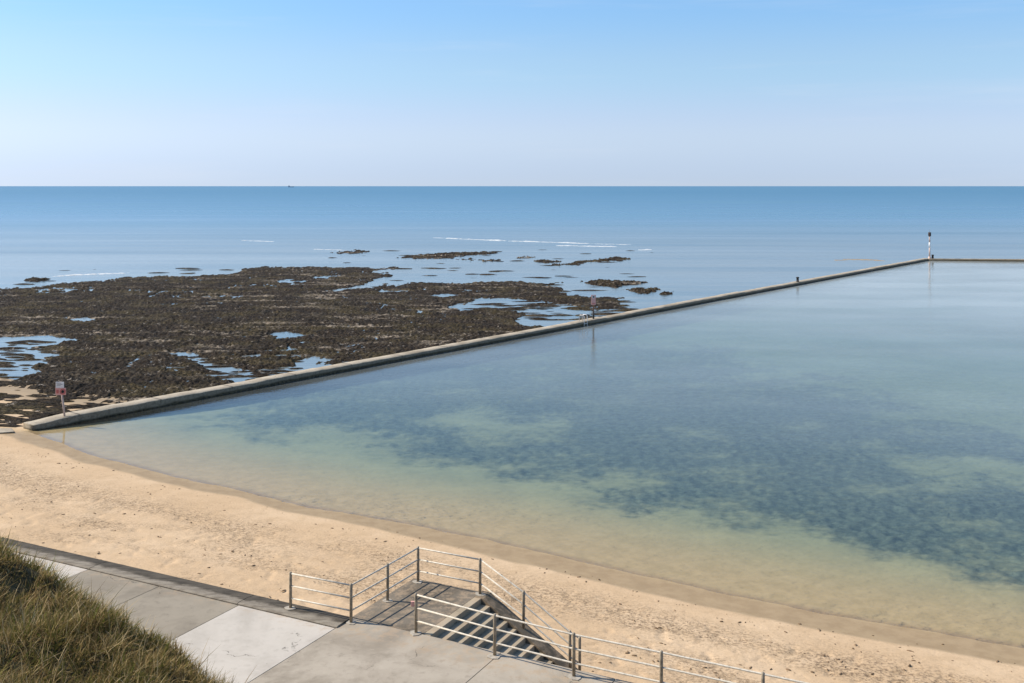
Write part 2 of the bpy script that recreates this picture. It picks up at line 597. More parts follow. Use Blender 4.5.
def build_ground():
    fa = np.concatenate([np.linspace(-.95, -.60, 60, endpoint=False), np.linspace(-.60, .60, 560, endpoint=False), np.linspace(.60, .95, 50)])
    vv = np.concatenate([np.arange(245, 400, 1.6), np.arange(400, 830, 1.05)])
    Y = (F * (HC + 3.1) / (vv - VH))[::-1]
    A, YY = np.meshgrid(fa, Y)
    X = A * YY
    Z, dn, o = ground_z(X, YY)
    nwg = to_sn(X, YY)[1] - dn
    s, n = to_sn(X, YY)
    hgt = Z - Z_POOL
    dryf = sstep(.10, .35, hgt) * (1 - o) + o * sstep(-.45, -.2, hgt)
    Z = Z + dryf * (.030 * fbm(X * .35, YY * .35, 3, 21) + .012 * fbm(X * 2.2, YY * 2.2, 3, 31))
    # trodden pits
    pits = vnoise(X * 1.7, YY * 1.7, 41)
    Z = Z - dryf * .035 * sstep(.32, .62, pits)
    Z = Z + (1 - dryf) * (.005 + .015 * sstep(-.15, -.5, hgt)) * fbm(X * .5, YY * .9, 3, 51)
    wob = .05 * fbm(X * .25, YY * .25, 3, 61)
    wet_in = 1 - sstep(.100, .118, hgt + wob * .28 + .050 * sstep(-16, -34, s))
    wet_out = 1 - sstep(-.50, -.25, hgt + wob)
    wet = wet_in * (1 - o) + wet_out * o
    shallow = sstep(.012, -.035, hgt) * (1 - o)
    deep = sstep(-.07, -.60, hgt) * (1 - o)
    # seaweed bed
    u = CU + F * X / YY
    v = VH + F * (HC - Z) / YY
    wu = u + 26 * fbm(X * .10, YY * .06, 3, 71)
    wv = v + 9 * fbm(X * .10, YY * .06, 4, 81)
    wu = wu + 30 * fbm(X * .45, YY * .3, 3, 72)
    sd = poly_sd(wu * .55, wv, [(a * .55, b) for a, b in WEED])
    g = np.full(u.shape, -50.0)
    for G in GAPS:
        g = np.maximum(g, poly_sd(wu * .55, wv, [(a * .55, b) for a, b in G]))
    base = sstep(-20, 24, sd) * (1 - .75 * sstep(-14, 8, g))
    pat = fbm(X * .20, YY * .26, 6, 91, .66) * .70 + fbm(X * 1.2, YY * 2.0, 4, 95, .7) * .30
    pat2 = fbm(X * .16, YY * .10, 3, 97)
    weed = .93 * sstep(-.10, 1.0, base * 1.02 + pat * .62 + pat2 * .22 - .12) * sstep(0, .30, base) * (1 - o)
    weed = np.clip(weed, 0, 1)
    Z = Z + weed * .12 * fbm(X * 1.5, YY * 1.5, 3, 99)
    rel = nwg - n
    band = np.exp(-((rel - 4.2) / 2.6) ** 2) + .35 * np.exp(-((rel - 9.5) / 1.6) ** 2)
    churn = sstep(-.15, .85, .75 * fbm(s * .16, n * .42, 4, 77) + .75 * band - .08) * dryf * (1 - o)
    ob = grid_mesh('beach', np.stack([X, YY, Z], -1), SAND, {'wet': wet, 'weed': weed, 'deep': deep, 'churn': churn, 'shallow': shallow})
    tag(ob, kind='structure')


build_ground()

# ------------------------------------------------------------------ sea and pool water
def build_sea():
    c0 = W0 - WN * (WTH / 2)
    L0 = c0 - WD * 30
    L1 = W1 - WN * (WTH / 2) + WD * (WTH / 2)
    R1 = L1 + FD * 400
    far = 90000.0
    bm = bmesh.new()
    P = [(-far, L0[1]), (L0[0], L0[1]), (L1[0], L1[1]), (R1[0], R1[1]), (far, R1[1]), (far, far), (-far, far)]
    # split in bands so that triangles stay well shaped near the viewer
    vs = [bm.verts.new((x, y, Z_SEA)) for x, y in P]
    m1 = bm.verts.new((-far, L1[1], Z_SEA))
    m2 = bm.verts.new((far, L1[1], Z_SEA))
    bm.faces.new((vs[0], vs[1], vs[2], m1))
    bm.faces.new((vs[2], vs[3], vs[4], m2))
    bm.faces.new((m1, vs[2], m2, vs[5], vs[6]))
    bmesh.ops.recalc_face_normals(bm, faces=bm.faces[:])
    if bm.faces[0].normal.z < 0:
        bmesh.ops.reverse_faces(bm, faces=bm.faces[:])
    me = bpy.data.meshes.new('sea')
    bm.to_mesh(me); bm.free()
    me.materials.append(SEAW)
    tag(link(bpy.data.objects.new('sea', me)), kind='structure')


build_sea()


def build_pool():
    a = W0 - WN * .4 - WD * 4
    b = W1 - WN * .4 + WD * .3
    c = b + FD * 260
    d = np.array(sn(150, 31)[:2])
    e = np.array(sn(-62, 34)[:2])
    m = MB()
    m.prism([(p[0], p[1], 0) for p in (a, e, d, c, b)], (0, 0, -8.5), (0, 0, Z_POOL))
    tag(m.build('pool_water', POOLW), kind='structure')


build_pool()

# ------------------------------------------------------------------ reef and outcrops
def reef_patch(name, polys, holes, box, du, dv, warp=(9, 1.6), seed=0, lift=.0, soft=5.0, amp=1.0):
    u0, u1, v0, v1 = box
    us = np.arange(u0, u1, du)
    vs = np.arange(v0, v1, dv)[::-1]
    Y = F * (HC - Z_SEA) / (vs - VH)
    U, YY = np.meshgrid(us, Y)
    X = (U - CU) / F * YY
    V = VH + F * (HC - Z_SEA) / YY
    wu = U + warp[0] * fbm(X * .22, YY * .07, 4, 101 + seed)
    wv = V + warp[1] * fbm(X * .25, YY * .09, 4, 111 + seed)
    wu = wu + warp[0] * .5 * fbm(X * .9, YY * .3, 3, 103 + seed)
    wv = wv + warp[1] * .5 * fbm(X * 1.0, YY * .35, 3, 113 + seed)
    k = 3.2
    sd = np.full(U.shape, -1e3)
    for P in polys:
        sd = np.maximum(sd, poly_sd(wu, wv * k, [(a, b * k) for a, b in P]))
    for Hh in holes:
        sd = np.minimum(sd, -poly_sd(wu, wv * k, [(a, b * k) for a, b in Hh]))
    m = sstep(-soft, soft * 1.2, sd)
    n1 = fbm(X * .16, YY * .07, 4, 121 + seed)
    n2 = fbm(X * .8, YY * .42, 4, 131 + seed, .6)
    n3 = fbm(X * 2.6, YY * 1.3, 3, 141 + seed, .6)
    H = -.26 + .33 * m + lift + m * (.045 + amp * (.075 * n1 + .10 * n2 + .12 * n3))
    ridge = np.abs(fbm(X * .045 + .25 * fbm(X * .2, YY * .1, 2, 161), YY * .050, 4, 163 + seed))
    chan = (1 - sstep(.015, .065, ridge)) * sstep(-.15, .25, fbm(X * .03, YY * .02, 2, 165 + seed))
    if seed == 0:
        H = H - .30 * chan * m
    bare = sstep(.0, .45, fbm(X * .07, YY * .05, 3, 151 + seed) + .22)
    out = outside(X, YY)
    H = H - .9 * (1 - sstep(WTH * .5, WTH * 1.2, out))
    keep = (H > -.16) & (out > WTH * .4)
    return grid_mesh(name, np.stack([X, YY, Z_SEA + H], -1), REEF, {'bare': bare}, keep)


MAIN = [(-220, 300), (-120, 294), (-40, 289), (0, 287.5), (30, 287), (60, 283.5), (100, 280), (130, 277), (160, 276), (200, 275.5), (238, 273), (236, 269), (262, 266.6), (300, 265.6),
        (345, 267), (372, 267.6), (400, 266.6), (412, 266.5), (398, 269), (378, 270.5), (385, 274), (396, 276), (382, 279), (357, 286.2), (366, 287.2), (389, 284.6), (414, 282.6),
        (440, 283), (470, 281.8), (498, 281.4), (520, 282), (545, 282), (564, 282.6), (552, 285.5), (560, 287), (567, 288.8), (556, 291), (574, 294.5), (591, 296.6), (606, 297.2), (621, 298), (614, 301),
        (623, 305), (616, 309), (603, 310.4), (590, 310), (578, 308.6), (566, 305.6), (549, 304), (540, 301), (515, 299), (500, 299.4), (484, 299), (470, 301), (460, 304), (453, 307.3), (464, 310),
        (472, 308.6), (488, 307.2), (511, 310.6), (525, 314.4), (519, 319), (526, 324), (545, 326.5), (530, 335), (430, 360), (300, 395), (250, 400), (150, 408),
        (112, 407), (86, 407), (63, 405), (48, 398), (33, 392), (0, 388), (-40, 387), (-220, 392)]
HOLES = [[(-220, 336), (-60, 338), (0, 338), (47, 337), (79, 338.6), (60, 344), (42, 348), (58, 352), (60, 356), (36, 358), (46, 362), (30, 366), (38, 372), (22, 376), (12, 382), (-40, 384), (-220, 390)],
         [(173, 353.5), (190, 353), (203, 359), (227, 366), (242, 371.5), (262, 368.6), (294, 367.5), (320, 366), (340, 366), (274, 382), (240, 390), (238, 383), (219, 378), (203, 374), (208, 369.4), (192, 363.7), (188, 359)],
         [(72, 318.6), (88, 317.6), (104, 320.4), (96, 322.2), (82, 321.4)],
         [(320, 291.2), (345, 288.4), (362, 285.4), (366, 287.0), (345, 290)],
         [(276, 333), (292, 332), (300, 336), (288, 338)],
         [(300, 362), (318, 357), (332, 360), (322, 366), (306, 368)],
         [(-80, 302), (-20, 306), (-40, 309), (-90, 306)],
         [(283, 281.4), (300, 280.4), (302, 281.8), (288, 282.6)],
         [(430, 296.3), (455, 295.5), (458, 296.8), (436, 297.6)]]
tag(reef_patch('reef', [MAIN], HOLES, (-230, 640, 258, 428), 1.0, .5, (9, 1.5), 0, .03, 5.0), kind='structure')
STRAY = [[(0, 402), (40, 404), (60, 408), (30, 412), (-5, 411)]]
# weed scraps on the sand beyond the reef edge
def weed_scraps():
    co, q = [], []
    spots = []
    for _ in range(420):
        spots.append((random.uniform(-150, 105), random.gauss(414, 9)))
    for _ in range(120):
        spots.append((random.uniform(-40, 70), random.uniform(340, 385)))
    for _ in range(90):
        spots.append((random.uniform(180, 300), random.uniform(356, 380)))
    for _ in range(90):
        spots.append((random.uniform(470, 640), random.uniform(300, 320)))
    for _ in range(70):
        spots.append((random.uniform(330, 665), random.uniform(249, 294)))
    for _ in range(30):
        spots.append((random.uniform(-100, 300), random.uniform(268, 290)))
    for (u, v) in spots:
        x, y, _z = at(u, v, Z_SEA + .05)
        if outside(x, y) < 2.2 or v > 436 - .12 * u:
            continue
        z = float(ground_z(np.array([x]), np.array([y]))[0][0])
        z = max(z, Z_SEA)
        r = random.uniform(.10, .60) * (1.0 if v > 330 else 1.1)
        h = r * random.uniform(.15, .3)
        k = len(co)
        nseg = 9
        ph = random.uniform(0, 6)
        rings = [(1.0, -.05), (.72, .6), (.3, 1.0)]
        for (rr, hh) in rings:
            for j in range(nseg):
                a = 2 * math.pi * j / nseg
                w = rr * r * (1 + .35 * math.sin(2 * a + ph) + random.uniform(-.22, .22))
                co.append((x + (2.3 if v > 330 else 3.6) * w * math.cos(a), y + w * math.sin(a), z + h * hh * random.uniform(.75, 1.2)))
        for i in range(2):
            for j in range(nseg):
                q.append((k + i * nseg + j, k + i * nseg + (j + 1) % nseg, k + (i + 1) * nseg + (j + 1) % nseg, k + (i + 1) * nseg + j))
        for j in range(1, nseg - 2, 2):
            q.append((k + 2 * nseg, k + 2 * nseg + j, k + 2 * nseg + j + 1, k + 2 * nseg + min(j + 2, nseg - 1)))
    o = raw_mesh('seaweed', np.array(co), np.array(q), REEF, {'bare': np.zeros(len(co))})
    tag(o, kind='stuff')


weed_scraps()

OUT = 'weed covered rocks standing alone in the shallows'
for lab, polys, box in (
    ('tiny dark rock alone in the calm water off the reef\'s far left edge', [[(22, 281), (30, 278.6), (42, 278.4), (50, 280), (44, 281.6), (30, 282.2)]], (10, 60, 274, 286)),
    ('thin dark rock sliver farthest out, between reef tip and the breaking ripple', [[(334, 252.6), (350, 251), (358, 250), (373, 252), (362, 253.4), (345, 254)]], (322, 384, 246, 258)),
    ('longest flat weedy rock, lying in the shallows straight below the white breaking ripple', [[(399, 257.6), (420, 254.6), (440, 253.4), (470, 251.6), (490, 252), (503, 253.2), (490, 255), (470, 256), (455, 257.4), (440, 258.6), (418, 259)],
                                                                          [(456, 259), (468, 258.2), (476, 259.2), (466, 260.4)], [(478, 260), (488, 259.3), (500, 260.4), (488, 261.6)]], (388, 514, 247, 266)),
    ('small low rock just right of the longest flat rock', [[(518, 257), (526, 256.2), (535, 257), (527, 258.2)]], (510, 545, 252, 262)),
    ('short rounded weedy rock beside the slanting rock bar', [[(537, 261.6), (541, 259.6), (548, 260.6), (556, 260.4), (554, 262), (545, 262.8)]], (528, 562, 255, 267)),
    ('slender weedy rock bar slanting up to the right in the shallows', [[(556, 264.6), (575, 262.2), (590, 260.2), (605, 257.6), (618, 256.4), (629, 259.6), (620, 261), (606, 260.6), (595, 262.6), (575, 264.6), (560, 265.6)]], (548, 640, 251, 270)),
    ('broken flat rock in the shallows directly beyond the pink sign', [[(580, 280.6), (600, 280.2), (620, 281), (647, 281.6), (638, 284.4), (626, 285), (615, 288), (605, 286), (590, 284.4)]], (570, 658, 275, 293)),
    ('ragged small rock cluster nearest the pool wall, right of the pink sign', [[(627, 289.4), (640, 288.6), (655, 287.6), (656, 292), (648, 295), (636, 293)], [(660, 294.2), (668, 292.8), (676, 291.6), (679, 293.6), (668, 295.2)]], (618, 688, 283, 300)),
):
    o = reef_patch('weedy_rock', polys, [], box, .5, .22, (9, 1.1), 7, .085, 3.2, 1.5)
    tag(o, lab, 'rock', OUT)

# ------------------------------------------------------------------ breaking ripples
def foam_strip(pts, w, h, seed):
    P = np.array([at(u, v, Z_SEA)[:2] for u, v in pts])
    t = np.linspace(0, 1, 260)
    tt = np.linspace(0, 1, len(P))
    cx, cy = np.interp(t, tt, P[:, 0]), np.interp(t, tt, P[:, 1])
    k = np.linspace(-1, 1, 13)
    K, CX = np.meshgrid(k, cx)
    _, CY = np.meshgrid(k, cy)
    Yy = CY + K * w
    endf = np.minimum(1, np.minimum(t, 1 - t) * 12)[:, None]
    Hh = h * ((1 - K * K) * (.85 + .9 * fbm(CX * .10, Yy * .3, 4, seed)) + .6 * fbm(CX * .9, Yy * 1.4, 3, seed + 4) - .38) * endf - .02
    return np.stack([CX, Yy, Z_SEA + Hh], -1)


def foam_object(name, strips, label=None):
    cos, qs, k = [], [], 0
    for V in strips:
        r, c = V.shape[:2]
        idx = np.arange(r * c).reshape(r, c) + k
        qs.append(np.stack([idx[:-1, :-1], idx[:-1, 1:], idx[1:, 1:], idx[1:, :-1]], -1).reshape(-1, 4))
        cos.append(V.reshape(-1, 3)); k += r * c
    tag(raw_mesh(name, np.concatenate(cos), np.concatenate(qs), FOAM), kind='stuff')


foam_object('foam', [foam_strip([(430, 237.6), (470, 239.4), (510, 241), (560, 242.6), (600, 244), (634, 244.8)], 1.3, .19, 1),
                     foam_strip([(555, 245.6), (590, 246.2), (618, 246.6)], 2.0, .13, 2),
                     foam_strip([(52, 276.4), (80, 274.6), (108, 273.6), (132, 272.8)], 1.6, .16, 3),
                     foam_strip([(638, 250), (652, 249.6)], 1.5, .13, 4),
                     foam_strip([(0, 291.6), (20, 290.6), (44, 289)], 1.0, .10, 5),
                     foam_strip([(240, 240.5), (275, 241.6)], 1.6, .10, 6),
                     foam_strip([(310, 249), (338, 250), (350, 250.4)], 1.2, .11, 7)])

# submerged pale bar just breaking the surface beyond the pool wall
def sandbar():
    V = foam_strip([(832, 260.4), (850, 259.4), (868, 259.8), (886, 260.8)], 2.0, .11, 9)
    tag(grid_mesh('sandbar', V, SAND, {'wet': np.ones(V.shape[:2]), 'shallow': np.zeros(V.shape[:2]), 'deep': np.zeros(V.shape[:2]), 'weed': np.zeros(V.shape[:2]), 'churn': np.zeros(V.shape[:2])}), kind='structure')


sandbar()

# ------------------------------------------------------------------ pool walls
def wall_strip(p0, p1, outn, th, ztop, zbot, step, seed, dip=0.0):
    """wall cross-section swept along a line with slightly irregular edges; returns verts, quads"""
    L = np.linalg.norm(np.array(p1) - np.array(p0))
    m = max(2, int(L / step))
    d = (np.array(p1) - np.array(p0)) / L
    t = np.linspace(0, L, m)
    rough = .055 * fbm(t * .8, t * 0 + seed, 4, seed) + .03 * fbm(t * .07, t * 0, 2, seed + 3)
    seg = np.floor(t / 6.0)
    settle = ((_hash(seg, seg * 0, seed) & 255) / 255.0 - .5) * .08
    prof = [(0.0, zbot), (0.0, ztop - .05), (.05, ztop), (th * .5, ztop + .01), (th - .05, ztop), (th, ztop - .05), (th, zbot)]
    V = []
    for k, (o, z) in enumerate(prof):
        wig = rough * (.6 if k < 3 else -.6)
        base = np.array(p0)[None, :] + d[None, :] * t[:, None] + np.array(outn)[None, :] * (o + wig)[:, None]
        zz = np.full(m, z) + (settle + rough * .4 if z > zbot else 0)
        if dip:
            zz = zz - np.where(z > zbot, dip * (1 - sstep(0, 3.0, t)), 0)
        V.append(np.column_stack([base, zz]))
    V = np.stack(V, 1)
    r, c = V.shape[:2]
    idx = np.arange(r * c).reshape(r, c)
    q = np.stack([idx[:-1, :-1], idx[1:, :-1], idx[1:, 1:], idx[:-1, 1:]], -1).reshape(-1, 4)
    caps = [[0, 1, 5, 6], [1, 2, 4, 5]]
    last = (r - 1) * c
    ends = np.array(caps + [[last + i for i in f[::-1]] for f in caps])
    return V.reshape(-1, 3), np.concatenate([q, ends])


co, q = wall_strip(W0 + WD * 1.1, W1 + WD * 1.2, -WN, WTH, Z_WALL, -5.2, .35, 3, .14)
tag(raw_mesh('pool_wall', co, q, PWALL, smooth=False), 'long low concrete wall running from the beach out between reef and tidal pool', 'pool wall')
FNO = np.array([-FD[1], FD[0]])
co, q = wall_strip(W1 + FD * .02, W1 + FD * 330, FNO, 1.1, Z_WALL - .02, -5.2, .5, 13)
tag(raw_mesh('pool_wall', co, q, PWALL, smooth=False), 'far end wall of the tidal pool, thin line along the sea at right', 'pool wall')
# rough footing where the wall runs out into the beach
m = MB()
a = W0 - WN * .15
pts = [(a[0], a[1], 0), (a[0] - 3.4, a[1] - 1.3, 0), (a[0] - 9.0, a[1] - 2.4, 0), (a[0] - 9.2, a[1] - .4, 0), (a[0] - 3.2, a[1] + .9, 0), (a[0] - .6, a[1] + .9, 0)]
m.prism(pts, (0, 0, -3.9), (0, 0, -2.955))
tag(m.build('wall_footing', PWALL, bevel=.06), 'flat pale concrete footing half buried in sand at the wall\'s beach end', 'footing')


# things standing on the wall ----------------------------------------
def on_wall(u, across=.6):
    """point on the wall's top seen at picture column u"""
    r = (u - CU) / F
    k = .778
    y = (W0[0] - k * W0[1]) / (r - k)
    p = np.array([W0[0] + k * (y - W0[1]), y]) - WN * across
    return float(p[0]), float(p[1]), Z_WALL


def disc(mb, c, r, y0, y1, seg=20, hole=0.0):
    """disc or ring facing -Y, thickness y0..y1"""
    rings = []
    for rr in ((r, hole) if hole else (r,)):
        for yy in (y0, y1):
            rings.append([mb.bm.verts.new((c[0] + rr * math.cos(2 * math.pi * k / seg), yy, c[2] + rr * math.sin(2 * math.pi * k / seg))) for k in range(seg)])
    for k in range(seg):
        j = (k + 1) % seg
        mb.bm.faces.new((rings[0][k], rings[0][j], rings[1][j], rings[1][k]))
        if hole:
            mb.bm.faces.new((rings[2][k], rings[2][j], rings[3][j], rings[3][k]))
            mb.bm.faces.new((rings[0][k], rings[0][j], rings[2][j], rings[2][k]))
            mb.bm.faces.new((rings[1][k], rings[1][j], rings[3][j], rings[3][k]))
    if not hole:
        mb.bm.faces.new(rings[0]); mb.bm.faces.new(rings[1])
    return mb


# leaning sign at the beach end of the wall
x, y, z = on_wall(67.8, .35)
sg = empty('warning_sign', (x, y, z))
tag(sg, 'leaning post sign with white notice above red ring, at the wall\'s beach end', 'sign')
MB().tube([(0, 0, -.3), (-.13, .02, .9), (-.27, .03, 1.62)], .055, 10).build('post', PALEPOLE, sg, loc=(x, y, z)) if False else None
def local(mb, name, mat, parent, bevel=0.):
    """build a part whose coordinates are already relative to its thing"""
    o = mb.build(name, mat, None, bevel)
    o.parent = parent
    o.matrix_parent_inverse = Matrix.Identity(4)
    return o


local(MB().tube([(0, 0, -.2), (-.12, .02, .8), (-.32, .03, 2.22)], .06, 10), 'post', PALEPOLE, sg)
b = local(MB().box(-.56, -.03, -.09, -.06, 1.86, 2.24), 'notice_panel', WHITEP, sg, .008)
mk = MB()
for zz, xa, xb in ((2.15, -.50, -.20), (2.06, -.46, -.12), (1.98, -.50, -.24)):
    mk.box(xa, xb, -.098, -.092, zz, zz + .035)
local(mk, 'print', GREYP, b)
b = local(MB().box(-.58, .10, -.09, -.06, 1.40, 1.852), 'warning_board', PINKP, sg, .008)
local(disc(MB(), (-.10, 0, 1.62), .19, -.105, -.094, 24, .115), 'red_ring', REDP, b)
local(disc(MB(), (-.10, 0, 1.62), .10, -.102, -.094, 16), 'black_mark', DARKP, b)
local(MB().box(-.52, -.36, -.102, -.094, 1.50, 1.74), 'red_patch', REDP, b)

# second sign, half way out
x, y, z = on_wall(597.2, .5)
sg = empty('warning_sign', (x, y, z))
tag(sg, 'upright faded pink sign on a dark post halfway along the pool wall', 'sign')
local(MB().tube([(0, 0, -.2), (0, 0, .95)], .10, 10), 'post_sleeve', DARKP, sg)
local(MB().tube([(0, 0, .95), (0, 0, 2.66)], .075, 10), 'post', BROWNP, sg)
b = local(MB().box(-.26, .26, -.14, -.10, 1.62, 2.72), 'sign_panel', PINKP, sg, .012)
local(disc(MB(), (0, 0, 2.50), .17, -.152, -.143, 20), 'white_disc', WHITEP, b)
local(disc(MB(), (0, 0, 2.50), .10, -.160, -.154, 20), 'black_mark', DARKP, b)
local(MB().box(-.20, .20, -.149, -.143, 1.72, 1.80), 'print', REDP, b)

# pool ladder handrails beside it
x, y, z = on_wall(585.0, 0.0)
ld = empty('pool_ladder', (x, y, z))
tag(ld, 'pale ladder handrails at the pool wall\'s edge beside the pink sign', 'ladder')
for k in (-.3, 0.3):
    bx, by = WD[0] * k, WD[1] * k
    ix, iy = WN[0], WN[1]
    pts = [(bx - ix * .55, by - iy * .55, -.05), (bx - ix * .55, by - iy * .55, .62), (bx - ix * .45, by - iy * .45, .74), (bx - ix * .02, by - iy * .02, .74), (bx + ix * .09, by + iy * .09, .62), (bx + ix * .09, by + iy * .09, -1.2)]
    local(MB().tube(pts, .035, 8), 'handrail', WHITEP, ld)
for zz in (-.2, -.5, -.8, -1.1):
    local(MB().tube([(-WD[0] * .3 + WN[0] * .09, -WD[1] * .3 + WN[1] * .09, zz), (WD[0] * .3 + WN[0] * .09, WD[1] * .3 + WN[1] * .09, zz)], .025, 8), 'rung', WHITEP, ld)

# bollards
def bollard(u, label, across=.45, h=.78, r=.19):
    x, y, z = on_wall(u, across)
    o = MB().tube([(x, y, z - .1), (x, y, z + .10), (x, y, z + .12), (x, y, z + h - .2), (x, y, z + h - .18), (x, y, z + h - .05), (x, y, z + h)],
                  [r * 1.15, r * 1.15, r, r * .94, r * 1.22, r * 1.22, r * .7], 14).build('bollard', DARKP, None, 0, (x, y, z))
    tag(o, label, 'bollard', 'black bollards on the pool wall')


bollard(800.4, 'squat black bollard alone on the long wall, midway between sign and corner')
x, y = W1 + FD * 1.05 + FNO * .5
o = MB().tube([(x, y, Z_WALL - .1), (x, y, Z_WALL + .55), (x, y, Z_WALL + .57), (x, y, Z_WALL + .78)], [.2, .19, .25, .22], 14).build('bollard', DARKP, None, 0, (x, y, Z_WALL))
tag(o, 'squat black bollard right beside the beacon pole at the wall corner', 'bollard', 'black bollards on the pool wall')

# beacon pole at the corner
x, y = W1 - WN * .35 + WD * .4 + FD * .55
bp = empty('beacon_pole', (x, y, Z_WALL))
tag(bp, 'tall banded beacon pole with dark topmark at the far pool corner', 'beacon')
local(MB().tube([(0, 0, -.2), (0, 0, .35)], [.34, .30], 14), 'base', PALEPOLE, bp)
local(MB().tube([(0, 0, .35), (0, 0, 2.2)], .15, 14), 'lower_pole', PALEPOLE, bp)
local(MB().tube([(0, 0, 2.2), (0, 0, 3.3)], .16, 14), 'white_band', WHITEP, bp)
local(MB().tube([(0, 0, 3.3), (0, 0, 4.6)], .14, 14), 'upper_pole', PALEPOLE, bp)
tm = MB()
for k in range(10):
    a = 2 * math.pi * k / 10
    tm.tube([(.24 * math.cos(a), .24 * math.sin(a), 4.6), (.24 * math.cos(a), .24 * math.sin(a), 5.3)], .045, 6)
tm.tube([(0, 0, 4.58), (0, 0, 4.68)], .29, 14).tube([(0, 0, 5.22), (0, 0, 5.34)], .29, 14).tube([(0, 0, 4.6), (0, 0, 5.3)], .16, 10)
local(tm, 'topmark', BROWND, bp)
local(MB().tube([(0, 0, 5.34), (0, 0, 5.9)], .03, 6), 'spike', GREYP, bp)

# a ship on the horizon
x, y, _ = at(291, 186 + F * (HC - Z_SEA) / 14000.0, Z_SEA)
sp = empty('ship', (x, y, Z_SEA))
tag(sp, 'tiny grey ship far out on the horizon line', 'ship')
hull = MB()
hull.prism([(-38, -6, 0), (30, -6, 0), (42, 0, 0), (30, 6, 0), (-38, 6, 0)], (0, 0, -1), (0, 0, 9))
local(hull, 'hull', SHIPM, sp)
local(MB().box(-34, -18, -5, 5, 9, 20), 'bridge', SHIPM, sp)
local(MB().box(-30, -26, -2, 2, 20, 26), 'funnel', SHIPM, sp)

# ------------------------------------------------------------------ promenade, kerb, sea wall
pr = MB().sbox(-75, 14, 12.2, 23.34, -.9, -.16).build('promenade', C_DARK)
tag(pr, kind='structure')
joints = [-42.6, -39.5, -36.4, -33.3, -30.15, -27.03, -23.97, -20.83, -17.37, -12.6, -9.4, -6.2, -3.0, .2, 3.4]
pale = {-33.3: 1, -30.15: 1, -20.83: 1}
gj = .010
for a, b in zip(joints, joints[1:]):
    mt = C_PALE if a in pale else (C_GREY if a < -17.5 else C_DARK)
    n1 = 23.36 if a < -17.5 else 24.125
    tilt = 0.0
    MB().sbox(a + gj, b - gj, 12.25, n1 - gj, -.157, 0.0).build('slab', mt, pr, bevel=.006)

sw = MB().sbox(-75, -17.34, 23.45, 24.12, -3.2, -.22).sbox(-17.337, 14, 23.40, 24.09, -3.2, -.16).build('sea_wall', C_WALL)
tag(sw, 'concrete sea wall holding the promenade above the sand', 'sea wall')
kj = [-75, -57, -51, -45, -39, -33.2, -27.0, -20.9, -17.33]
for a, b in zip(kj, kj[1:]):
    prof = [(23.37, -.217), (23.37, .022), (23.43, .045), (23.80, .050), (24.12, .020), (24.22, -.05), (24.24, -.217)]
    MB().prism([sn(a + .012, n, z) for n, z in prof], (0, 0, 0), tuple((b - a - .024) * v for v in (SX, SY, 0))).build('kerb', KERB, sw)

# ------------------------------------------------------------------ staircase
st = empty('staircase', sn(-14.7, 25.6, -1.95))
tag(st, 'weathered concrete stairs with landing going down from promenade to beach', 'staircase')
RISE, TREAD, S0 = .172, .29, -14.78


def nose(s):
    return -RISE * (s - S0) / TREAD


MB().sbox(-17.42, -15.012, 24.137, 27.46, -2.9, -.004).build('landing', C_LAND, st, .015)
MB().sbox(-15.008, S0, 24.137, 27.0, -2.9, 0.0).build('landing_nosing', C_STEP, st, .012)
for k in range(12):
    s0 = S0 + k * TREAD
    MB().sbox(s0 + .002, s0 + TREAD + .018, 24.14, 26.995, -3.3, -RISE * (k + 1)).build('step', C_STEP, st, .010)
prof = [(-15.008, 0.012), (S0 - .02, .012), (S0 + .06, .0), (-11.55, nose(-11.55) + .04), (-11.30, nose(-11.55) - .08), (-11.25, -3.3), (-15.008, -3.3)]
MB().prism([sn(s, 27.003, z) for s, z in prof], (0, 0, 0), (.50 * NX, .50 * NY, 0)).build('stringer', C_STRING, st, .014)


def string_z(s):
    return .012 if s < S0 else np.interp(s, [S0 - .02, S0 + .06, -11.55], [.012, .0, nose(-11.55) + .04])


# ------------------------------------------------------------------ railings
HT = 1.07
LV = (1.045, .69, .335)


def post(parent, s, n, z, h=HT):
    r = .043
    p = [sn(s, n, z - .10), sn(s, n, z + h - .02), sn(s, n, z + h + .012), sn(s, n, z + h + .03)]
    return MB().tube(p, [r, r, r * .8, r * .3], 12).build('post', POSTM, parent)


def pad(parent, s, n, z, a=.17, seed=0):
    rnd = random.Random(seed)
    pts = []
    for k in range(9):
        t = 2 * math.pi * k / 9
        w = a * rnd.uniform(.8, 1.25)
        pts.append(sn(s + 1.25 * w * math.cos(t), n + w * math.sin(t)))
    MB().prism(pts, (0, 0, z - .02), (0, 0, z + .016)).build('mortar_pad', PAD, parent)


def rails(parent, pts, r=.023):
    for lv in LV:
        MB().tube([Vector(p) + Vector((0, 0, lv)) for p in pts], r, 10).build('rail', STEEL, parent)


